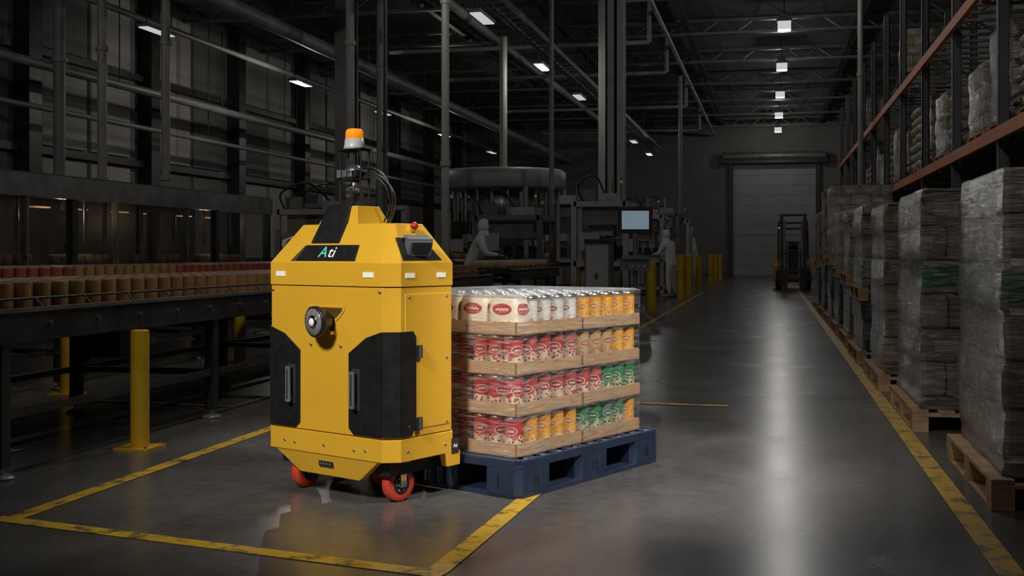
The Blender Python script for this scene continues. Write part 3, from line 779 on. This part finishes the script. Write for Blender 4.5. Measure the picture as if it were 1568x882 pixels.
# ------------------------------------------------------------------ bollards
def bollard(x,y,h=.70,r=.055):
    b=MB(); b.cyl((x,y,.01),(x,y,h-.012),r,BOL,seg=24); b.lathe((x,y,h-.012),[(r,0),(r*.93,.008),(r*.7,.012)],BOL,seg=24)
    b.bx((x-.11,y-.11,0),(x+.11,y+.11,.014),BOL)
    for sx in (-1,1):
        for sy in (-1,1): b.cyl((x+sx*.085,y+sy*.085,.014),(x+sx*.085,y+sy*.085,.028),.01,STEEL,seg=8)
    b.done('safety_bollard')
bollard(-3.63,6.10,.70,.054)
bollard(-5.6,8.3,.72); bollard(-5.2,10.6,.72); bollard(-5.35,13.0,.72)
for x,y,h in ((-2.28,22.4,1.0),(-2.2,29,1.12),(-2.25,32.5,1.1),(-2.2,44,1.1),(-2.2,48,1.1),(-2.2,52,1.1),(-2.25,37,1.05)): bollard(x,y,h,.10)
bollard(-4.75,28.3,1.0,.14)

# ------------------------------------------------------------------ conveyors
def conveyor(name,x0,x1,y0,y1,zt=.86,legs=2.25,ly=5.1):
    b=MB()
    for x in (x0,x1):
        b.bx((x-.02,y0,zt-.16),(x+.02,y1,zt),DKM); b.bx((x-.035,y0,zt-.015),(x+.035,y1,zt+.005),MDM if x==x1 else DKM)
        b.bx((x-.03,y0,zt-.17),(x+.03,y1,zt-.155),DKM)
    b.bx((x0+.03,y0,zt-.06),(x1-.03,y1,zt-.012),BELT)
    y=y0
    while y<y1:
        b.bx((x0+.03,y,zt-.012),(x1-.03,y+.035,zt-.004),BELT); y+=.07
    for x in (x0+.07,x1-.07):
        b.cyl((x,y0,zt+.05),(x,y1,zt+.05),.008,DKM,seg=8)
    y=y0+.3
    while y<y1:
        b.cyl((x1-.0,y,zt-.02),(x1-.07,y,zt+.05),.006,DKM,seg=6)
        b.cyl((x1+.02,y,zt-.08),(x1+.035,y,zt-.08),.012,STEEL,seg=8)
        y+=.45
    y=ly
    while y<y1:
        if y>y0:
            for x in (x0+.02,x1-.02):
                b.bx((x-.035,y-.035,.06),(x+.035,y+.035,zt-.10),DKM); b.cyl((x,y,.02),(x,y,.16),.018,STEEL,seg=10)
                b.lathe((x,y,0),[(.075,0),(.07,.012),(.035,.03)],MDM,seg=18)
                b.lathe((x,y,.1),[(.03,0),(.03,.02)],STEEL,seg=8)
            b.bx((x0,y-.02,.30),(x1,y+.02,.34),DKM); b.bx((x0,y-.03,zt-.22),(x1,y+.03,zt-.14),DKM)
        y+=legs
    b.bx((x1-.04,y0,.30),(x1,y1,.34),DKM); b.bx((x0,y0,.30),(x0+.04,y1,.34),DKM)
    for yy in (y0+4.4,y0+8.5):
        if yy<y1: b.bx((x1-.45,yy,zt-.36),(x1-.15,yy+.35,zt-.17),DKM); b.cyl((x1-.3,yy+.35,zt-.27),(x1-.3,yy+.6,zt-.27),.07,MDM)
    return b.done(name)
conveyor('can_conveyor',-4.90,-3.80,2.0,15.5)
conveyor('can_conveyor',-7.3,-5.85,3.0,16.5,.90,2.5,3.6)
conveyor('can_conveyor',-4.75,-3.90,17.2,21.2,.90,2.5,17.8)
def cans_on(name,x0,x1,y0,y1,z,h,lab,r=.045,seg=10,skip=.03):
    b=MB(); n=int((x1-x0)/(2*r+.004)); dy=(2*r+.003)*.88; y=y0; row=0
    while y<y1:
        for i in range(n):
            if random.random()<skip: continue
            x=x1-r-i*(2*r+.004)-(r if row%2 else 0)
            l=lab[int((y*.55+i*.13)%len(lab))]
            b.cyl((x,y,z),(x,y,z+h-.008),r,l,seg=seg,caps=False)
            b.cyl((x,y,z+h-.008),(x,y,z+h),r*.95,CAN_L,r1=r*.92,seg=seg,capmat=(CAN_L if random.random()<.3 else l))
        y+=dy; row+=1
    b.done(name)
random.seed(3)
cans_on('canned_goods_row',-4.78,-3.90,2.5,15.2,.857,.135,[CAN_T])
cans_on('canned_goods_row',-7.15,-6.0,3.4,16.2,.897,.135,[CAN_R,CAN_R,CAN_T],seg=8)
b=MB()
for k in range(8):
    for j in range(2): b.lathe((-4.12-.38*j,17.5+k*.42,.897),[(.15,0),(.17,.02),(.165,.10),(.13,.14)],TAN,seg=14)
b.done('packed_food_trays')

# ------------------------------------------------------------------ glazed machine enclosure on left
b=MB()
X=-9.0
for k in range(7):
    y=7.5+k*2.0
    b.bx((X-.08,y-.06,0),(X+.02,y+.06,2.15),DKM); b.bx((X-1.6,y-.05,0),(X-1.5,y+.05,2.15),DKM); b.bx((X-1.55,y-.05,2.05),(X,y+.05,2.15),DKM)
    if k<6:
        b.bx((X-.03,y+.06,.95),(X-.02,y+1.94,1.85),GLASS)
        b.bx((X-.06,y+.98,.9),(X+.03,y+1.02,1.9),MDM)
        b.bx((X-1.5,y+.06,.9),(X-1.46,y+1.94,2.0),MDM)
        b.bx((X-1.0,y+.2,.95),(X-.25,y+1.8,1.0),MDM)
        for q in range(8): b.lathe((X-.5,y+.3+q*.2,1.0),[(.07,0),(.075,.1),(.06,.14)],TAN,seg=12)
        for q in range(2): b.bx((X-.9,y+.3+q*.9,1.78),(X-.8,y+.65+q*.9,1.80),WARM)
        b.bx((X+.02,y+.95,1.1),(X+.05,y+.98,1.4),STEEL)
        for q in range(3): b.cyl((X-.5,y+.5+q*.5,1.3),(X-.5,y+.5+q*.5,2.0),.03,STEEL,seg=8)
b.bx((X-.06,7.5,0),(X+.01,19.5,.92),DKM); b.bx((X-.10,7.4,1.86),(X+.04,19.6,2.15),MDM); b.bx((X-1.6,7.4,2.1),(X,19.6,2.17),DKM)
b.cyl((X-.8,12,2.17),(X-.8,12,2.7),.12,MDM)
b.done('glazed_packaging_machine')
for (x,y) in ((-9.5,10),(-9.5,14),(-9.5,18)): point('machine_interior_light',(x,y,1.7),7,.06,(1,.72,.45))
e=empty('rotary_filling_machine',(-6.2,26.5,0)); b=MB()
b.lathe((0,0,0),[(1.3,0),(1.3,.15),(1.1,.2),(1.1,.85),(1.35,.9),(1.35,1.0)],MDM,seg=40)
b.lathe((0,0,2.65),[(1.42,0),(1.48,.05),(1.48,.40),(1.40,.46),(.6,.52)],LTM,seg=48)
b.lathe((0,0,1.0),[(.45,0),(.42,.5),(.55,1.0),(.9,1.65)],STEEL,seg=32)
for k in range(20):
    a=k*math.pi/10; x,y=1.15*math.cos(a),1.15*math.sin(a)
    b.cyl((x,y,1.9),(x,y,2.65),.04,STEEL,seg=8); b.cyl((x,y,1.6),(x,y,1.9),.06,DKM,seg=8); b.lathe((x,y,1.02),[(.08,0),(.08,.14)],CAN_T,seg=10)
for k in range(4):
    a=k*math.pi/2+.6; b.cyl((1.4*math.cos(a),1.4*math.sin(a),.9),(1.4*math.cos(a),1.4*math.sin(a),2.7),.06,LTM)
b.cyl((0,0,3.1),(0,0,6.3),.09,PIPE)
b.done('filler_body',parent=e)
def frame_machine(name,x,y,w,l,h,seed,lamp=True):
    random.seed(seed); b=MB()
    fm=LTM if seed%2 else MDM
    for sx in (0,1):
        for sy in (0,1): b.bx((x+sx*w-.05,y+sy*l-.05,0),(x+sx*w+.05,y+sy*l+.05,h),fm)
    for z in (.15,.9,h-.1):
        for sx in (0,1): b.bx((x+sx*w-.05,y,z),(x+sx*w+.05,y+l,z+.1),fm)
        for sy in (0,1): b.bx((x,y+sy*l-.05,z),(x+w,y+sy*l+.05,z+.1),fm)
    b.bx((x+.08,y+.08,.2),(x+w-.08,y+l-.08,.88),MDM); b.bx((x+.03,y+.03,.9),(x+w-.03,y+l-.03,1.0),STEEL)
    b.bx((x+.12,y+.07,.3),(x+w*.48,y+.08,.8),LTM); b.bx((x+w*.52,y+.07,.3),(x+w-.12,y+.08,.8),LTM)
    for k in range(4):
        xx=x+w*(.2+.2*k); b.cyl((xx,y+l*.4,1.3),(xx,y+l*.4,h-.1),.04,STEEL,seg=10); b.cyl((xx,y+l*.4,1.05),(xx,y+l*.4,1.3),.08,DKM,seg=12)
    b.cyl((x+.1,y+l*.3,1.45),(x+w-.1,y+l*.3,1.45),.03,STEEL,seg=8); b.bx((x+w*.3,y+l*.2,1.5),(x+w*.7,y+l*.45,1.7),LTM)
    b.bx((x+.15,y+.1,h-.45),(x+w-.15,y+l*.6,h-.1),MDM)
    b.bx((x+.1,y-.06,1.2),(x+.5,y-.03,1.55),LTM); b.bx((x+w-.5,y-.08,.3),(x+w-.1,y-.05,.8),MDM)
    b.bx((x+.1,y+.1,h),(x+.35,y+.4,h+.25),MDM); b.bx((x+w*.45,y+l*.3,h),(x+w*.85,y+l*.7,h+.18),LTM)
    b.cyl((x+w*.6,y+l*.5,h+.18),(x+w*.6,y+l*.5,h+.5),.05,STEEL,seg=10)
    b.cyl((x+w-.1,y+.1,h),(x+w-.1,y+.1,h+.35),.02,MDM,seg=8)
    if lamp:
        b.cyl((x+w-.1,y+.1,h+.35),(x+w-.1,y+.1,h+.40),.025,GREENL,seg=12); b.cyl((x+w-.1,y+.1,h+.40),(x+w-.1,y+.1,h+.45),.025,REDB,seg=12)
    b.tube([(x+.2,y,h-.1),(x+.1,y-.1,h+.3),(x+w*.4,y-.05,h+.5),(x+w*.5,y+l*.4,h+.2)],.02,DKM)
    b.done(name)
frame_machine('filling_machine',-3.7,21.8,1.0,1.6,2.15,1)
frame_machine('capping_machine',-5.7,21.9,1.3,1.5,1.9,2)
frame_machine('labelling_machine',-4.1,31.4,1.2,2.0,2.2,3)
frame_machine('labelling_machine',-4.0,35.5,1.2,2.2,2.4,4,False)
frame_machine('filling_machine',-9.3,20.6,1.6,1.6,2.0,5,False)
frame_machine('filling_machine',-4.1,40,1.3,2.0,2.3,7)
frame_machine('capping_machine',-11.5,27.0,2.0,2.0,2.4,9,False)
frame_machine('capping_machine',-8.9,31.0,1.6,2.0,2.8,9,False)
frame_machine('filling_machine',-6.6,31.0,1.5,2.0,2.6,11,False)
b=MB()
for z in (.55,1.1):
    b.cyl((-5.6,17.6,z),(-5.6,19.1,z),.025,BOL,seg=10)
for y in (17.6,18.35,19.1): b.cyl((-5.6,y,0),(-5.6,y,1.12),.025,BOL,seg=10)
b.done('yellow_guard_rail')
e=empty('control_terminal',(-2.30,19.9,0),math.radians(10)); b=MB()
b.bx((-.22,-.12,0),(.22,.14,.03),MDM); b.cyl((0,0,.03),(0,0,1.5),.04,MDM); b.bx((-.26,-.12,.85),(.26,.12,1.05),MDM)
b.bx((-.30,-.03,1.50),(.30,.05,1.96),BLK2); b.bx((-.235,-.036,1.57),(.235,-.03,1.89),SCR)
b.box((0,-.1,1.08),(.46,.18,.03),LGREY,rx=.3)
for k in range(4): b.cyl((-.15+.1*k,-.125,.93),(-.15+.1*k,-.14,.93),.02,REDB if k==0 else GREY,seg=12)
b.done('terminal_body',parent=e,bevel=.004)
b=MB(); b.bx((-3.2,19.95,0),(-2.75,20.5,1.35),MDM); b.bx((-3.17,19.93,.1),(-2.78,19.95,1.3),LTM); b.bx((-3.0,19.91,.7),(-2.97,19.93,.8),BLK2); b.bx((-3.2,19.9,1.35),(-2.72,20.55,1.40),DKM); b.done('electrical_cabinet')

# ------------------------------------------------------------------ forklift
fk=empty('forklift',(.70,37.4,0)); b=MB()
for s in (-1,1):
    b.bx((s*.36-.05,-.05,.08),(s*.36+.05,.05,2.38),DKM); b.bx((s*.27-.035,-.10,.15),(s*.27+.035,-.03,2.2),MDM)
    b.cyl((s*.18,-.03,.15),(s*.18,-.03,1.5),.035,STEEL,seg=10)
    b.bx((s*.25-.06,-1.25,.06),(s*.25+.06,-.15,.10),DKM); b.bx((s*.25-.06,-.19,.06),(s*.25+.06,-.14,.65),DKM)
    b.lathe((s*.44-.11,.30,.30),[(.20,0),(.29,.02),(.30,.05),(.30,.17),(.29,.20),(.20,.22)],RUB,seg=24,axis=(1,0,0)); b.lathe((s*.44-.12,.30,.30),[(.17,0),(.17,.24)],FKY,seg=18,axis=(1,0,0))
    b.lathe((s*.42-.09,1.62,.24),[(.16,0),(.23,.02),(.24,.05),(.24,.14),(.16,.18)],RUB,seg=24,axis=(1,0,0))
    b.tube([(s*.46,.30,1.0),(s*.46,.45,1.6),(s*.44,.55,2.12),(s*.44,1.45,2.15),(s*.46,1.75,1.1)],.03,BLK2,sub=4)
for z in (.25,.6,1.2,1.9,2.33): b.bx((-.40,-.06,z),(.40,.0,z+.07),DKM)
for z in (.30,.58): b.bx((-.5,-.14,z),(.5,-.10,z+.1),DKM)
for x in (-.45,-.22,0,.22,.45): b.bx((x-.012,-.14,.65),(x+.012,-.11,1.15),DKM)
b.bx((-.47,-.14,1.13),(.47,-.11,1.17),DKM)
b.loft([rect(-.58,.58,.35,1.5,.22),rect(-.60,.60,.35,1.5,.75),rect(-.54,.54,.60,1.5,.95)],FKY)
b.loft([rect(-.60,.60,1.35,2.05,.20),rect(-.62,.62,1.35,2.10,.70),rect(-.56,.56,1.38,2.0,1.12)],FKY)
b.loft([rect(-.40,.40,.32,.58,.5),rect(-.38,.38,.30,.5,1.15)],BLK2)
b.bx((-.24,.95,.95),(.24,1.4,1.08),BLK2); b.bx((-.23,1.3,1.05),(.23,1.42,1.55),BLK2)
b.cyl((0,.5,1.1),(0,.72,1.25),.025,BLK2); b.lathe((0,.72,1.25),[(.17,0),(.18,.012),(.17,.024)],BLK2,seg=20,axis=(0,.8,.6))
for k in range(7): b.bx((-.44,.55+k*.14,2.12),(.44,.59+k*.14,2.16),BLK2)
for s in (-1,1): b.lathe((s*.42,.50,1.95),[(.03,0),(.06,.03),(.06,.07)],CHROME,seg=14,axis=(0,-1,0))
b.done('forklift_body',parent=fk,bevel=.006)

# ------------------------------------------------------------------ workers
def skinobj(name,pts,edges,rad,mat,parent,root=0,sub=2):
    me=bpy.data.meshes.new(name); me.from_pydata(pts,edges,[]); me.materials.append(mat)
    o=bpy.data.objects.new(name,me); S.collection.objects.link(o); o.parent=parent
    sk=o.modifiers.new('skin','SKIN')
    for i,d in enumerate(me.skin_vertices[0].data):
        r=rad[i]; d.radius=r if isinstance(r,tuple) else (r,r); d.use_root=(i==root)
    sk.use_smooth_shade=True
    ss_=o.modifiers.new('sub','SUBSURF'); ss_.levels=sub; ss_.render_levels=sub
    return o
def worker(loc,rz,lean=.12,armz=1.08,headyaw=0.0):
    e=empty('factory_worker',loc,rz)
    L=lean
    P=[(0,0,.96),(0,.02+L*.3,1.12),(0,.02+L,1.34),(0,L+.03,1.47),(0,L+.05,1.53)]
    R=[(.165,.12),(.165,.125),(.20,.13),(.08,.08),(.058,.06)]
    E=[(0,1),(1,2),(2,3),(3,4)]
    def ad(p,r,pa):
        P.append(p);R.append(r);E.append((pa,len(P)-1));return len(P)-1
    hands=[]
    for s in (-1,1):
        sh=ad((s*.19,L+.01,1.39),.085,2); el=ad((s*.27,L+.10,1.14),.062,sh); wr=ad((s*.17,L+.34,armz+.02),.038,el)
        hands.append((s,P[wr]))
        hp=ad((s*.10,.0,.88),.105,0); kn=ad((s*.12,.03,.50),.075,hp); an=ad((s*.13,-.01,.12),.058,kn)
    skinobj('coverall_body',P,E,R,CLOTH,e)
    b=MB()
    for s in (-1,1):
        b.lathe((s*.13,-.01,.03),[(.058,0),(.06,.05),(.055,.14)],BOOT,seg=14); b.ell((s*.13,.06,.045),(.05,.13,.045),BOOT)
    hc=Vector((0,L+.08,1.64)); Rz=Matrix.Rotation(headyaw,3,'Z')
    def h(x,y,z): return hc+Rz@Vector((x,y,z))
    b.ell(hc,(.074,.092,.112),SKIN,R=Rz)
    b.ell(h(0,.085,-.012),(.012,.020,.020),SKIN,R=Rz)
    for s in (-1,1):
        b.ell(h(s*.03,.080,.012),(.012,.008,.007),EYE,R=Rz); b.ell(h(s*.03,.083,.032),(.018,.006,.004),EYE,R=Rz); b.ell(h(s*.076,.0,-.01),(.012,.022,.032),SKIN,R=Rz)
    b.ell(h(0,.084,-.052),(.024,.008,.007),LIP,R=Rz)
    vs=[];fs=[];seg=22;rg=14
    for k in range(rg+1):
        t=math.pi*.82*k/rg
        op=0 if t<.85 else min(1,(t-.85)/.25)*math.radians(52)
        for i in range(seg+1):
            a=op+(2*math.pi-2*op)*i/seg
            rr=1+.05*(t>1.6)
            vs.append(h(math.sin(t)*.100*rr*math.sin(a),-.008+math.sin(t)*.114*rr*math.cos(a),math.cos(t)*.135))
    for k in range(rg):
        for i in range(seg): fs.append((k*(seg+1)+i,k*(seg+1)+i+1,(k+1)*(seg+1)+i+1,(k+1)*(seg+1)+i))
    b.add(vs,fs,CLOTH,True)
    b.lathe(h(0,-.01,-.19),[(.13,0),(.10,.06),(.086,.11)],CLOTH,seg=20)
    b.done('head_and_boots',parent=e)
    for s,w in hands:
        w=Vector(w); d=Vector((-s*.25,1,-.15)).normalized(); sd=Vector((-s,-.25,0)).normalized(); dn=Vector((0,0,-1))
        p=[w,w+d*.05,w+d*.085]; r=[.024,(.036,.018),(.034,.016)]; ed=[(0,1),(1,2)]
        for k,(o,l) in enumerate(((.030,.070),(.010,.080),(-.010,.074),(-.030,.058))):
            b0=w+d*.09+sd*o; pr=2
            for q,(f,g) in enumerate(((.0,.0),(.5,.12),(.85,.38),(1.0,.62))):
                p.append(b0+d*l*f*(1-g*.2)+dn*l*g); r.append(.0095-.001*q); ed.append((pr,len(p)-1)); pr=len(p)-1
        pr=1
        for o in ((.045,.035,0),(.062,.055,.015),(.066,.080,.03)):
            p.append(w+sd*o[0]+d*o[1]+dn*o[2]); r.append(.011); ed.append((pr,len(p)-1)); pr=len(p)-1
        skinobj('hand_'+('r' if s>0 else 'l'),[tuple(x) for x in p],ed,r,SKIN,e,sub=1)
worker((-5.30,19.9,0),math.radians(-75),.20,1.10,.2)
worker((-2.50,29.9,0),math.radians(60),.12,1.10,.3)
worker((-2.9,46.0,0),math.radians(100),.05,1.0)

# ------------------------------------------------------------------ lighting
w=bpy.data.worlds.new('World'); S.world=w; w.use_nodes=True
w.node_tree.nodes['Background'].inputs[0].default_value=(.9,.95,1,1); w.node_tree.nodes['Background'].inputs[1].default_value=.012
spot('key_lamp',(-2.9,.2,4.3),(-1.8,5.3,.75),1300,36,.45,.8,(1,.965,.91))
spot('load_lamp',(1.6,3.4,4.6),(-.8,5.8,.55),1250,34,.35,.8,(1,.97,.93))
spot('rim_fill',(-1.7,11.0,5.2),(-1.4,6.0,.6),320,50,.25,.8,(.95,.97,1))  # added rim light from behind, no fixture belongs to it
spot('stack_fill',(.0,3.5,4.8),(1.4,8.5,1.3),250,75,.25,.85,(1,.95,.88))  # fill without a fixture, added to brighten wrapped stacks and rack
spot('conveyor_fill',(-2.6,6.5,5.2),(-5.2,8.5,.7),190,95,.25,.9,(1,.93,.84))  # added fill from the camera side for conveyor and machines, no real lamp

# ------------------------------------------------------------------ camera
cd=bpy.data.cameras.new('camera'); cam=bpy.data.objects.new('camera',cd); S.collection.objects.link(cam)
cam.location=(0,0,1.15); cam.rotation_euler=(math.radians(90),0,math.radians(12.74))
cd.sensor_width=36; cd.lens=40.22; cd.shift_y=-53/1568; cd.clip_end=200
S.camera=cam
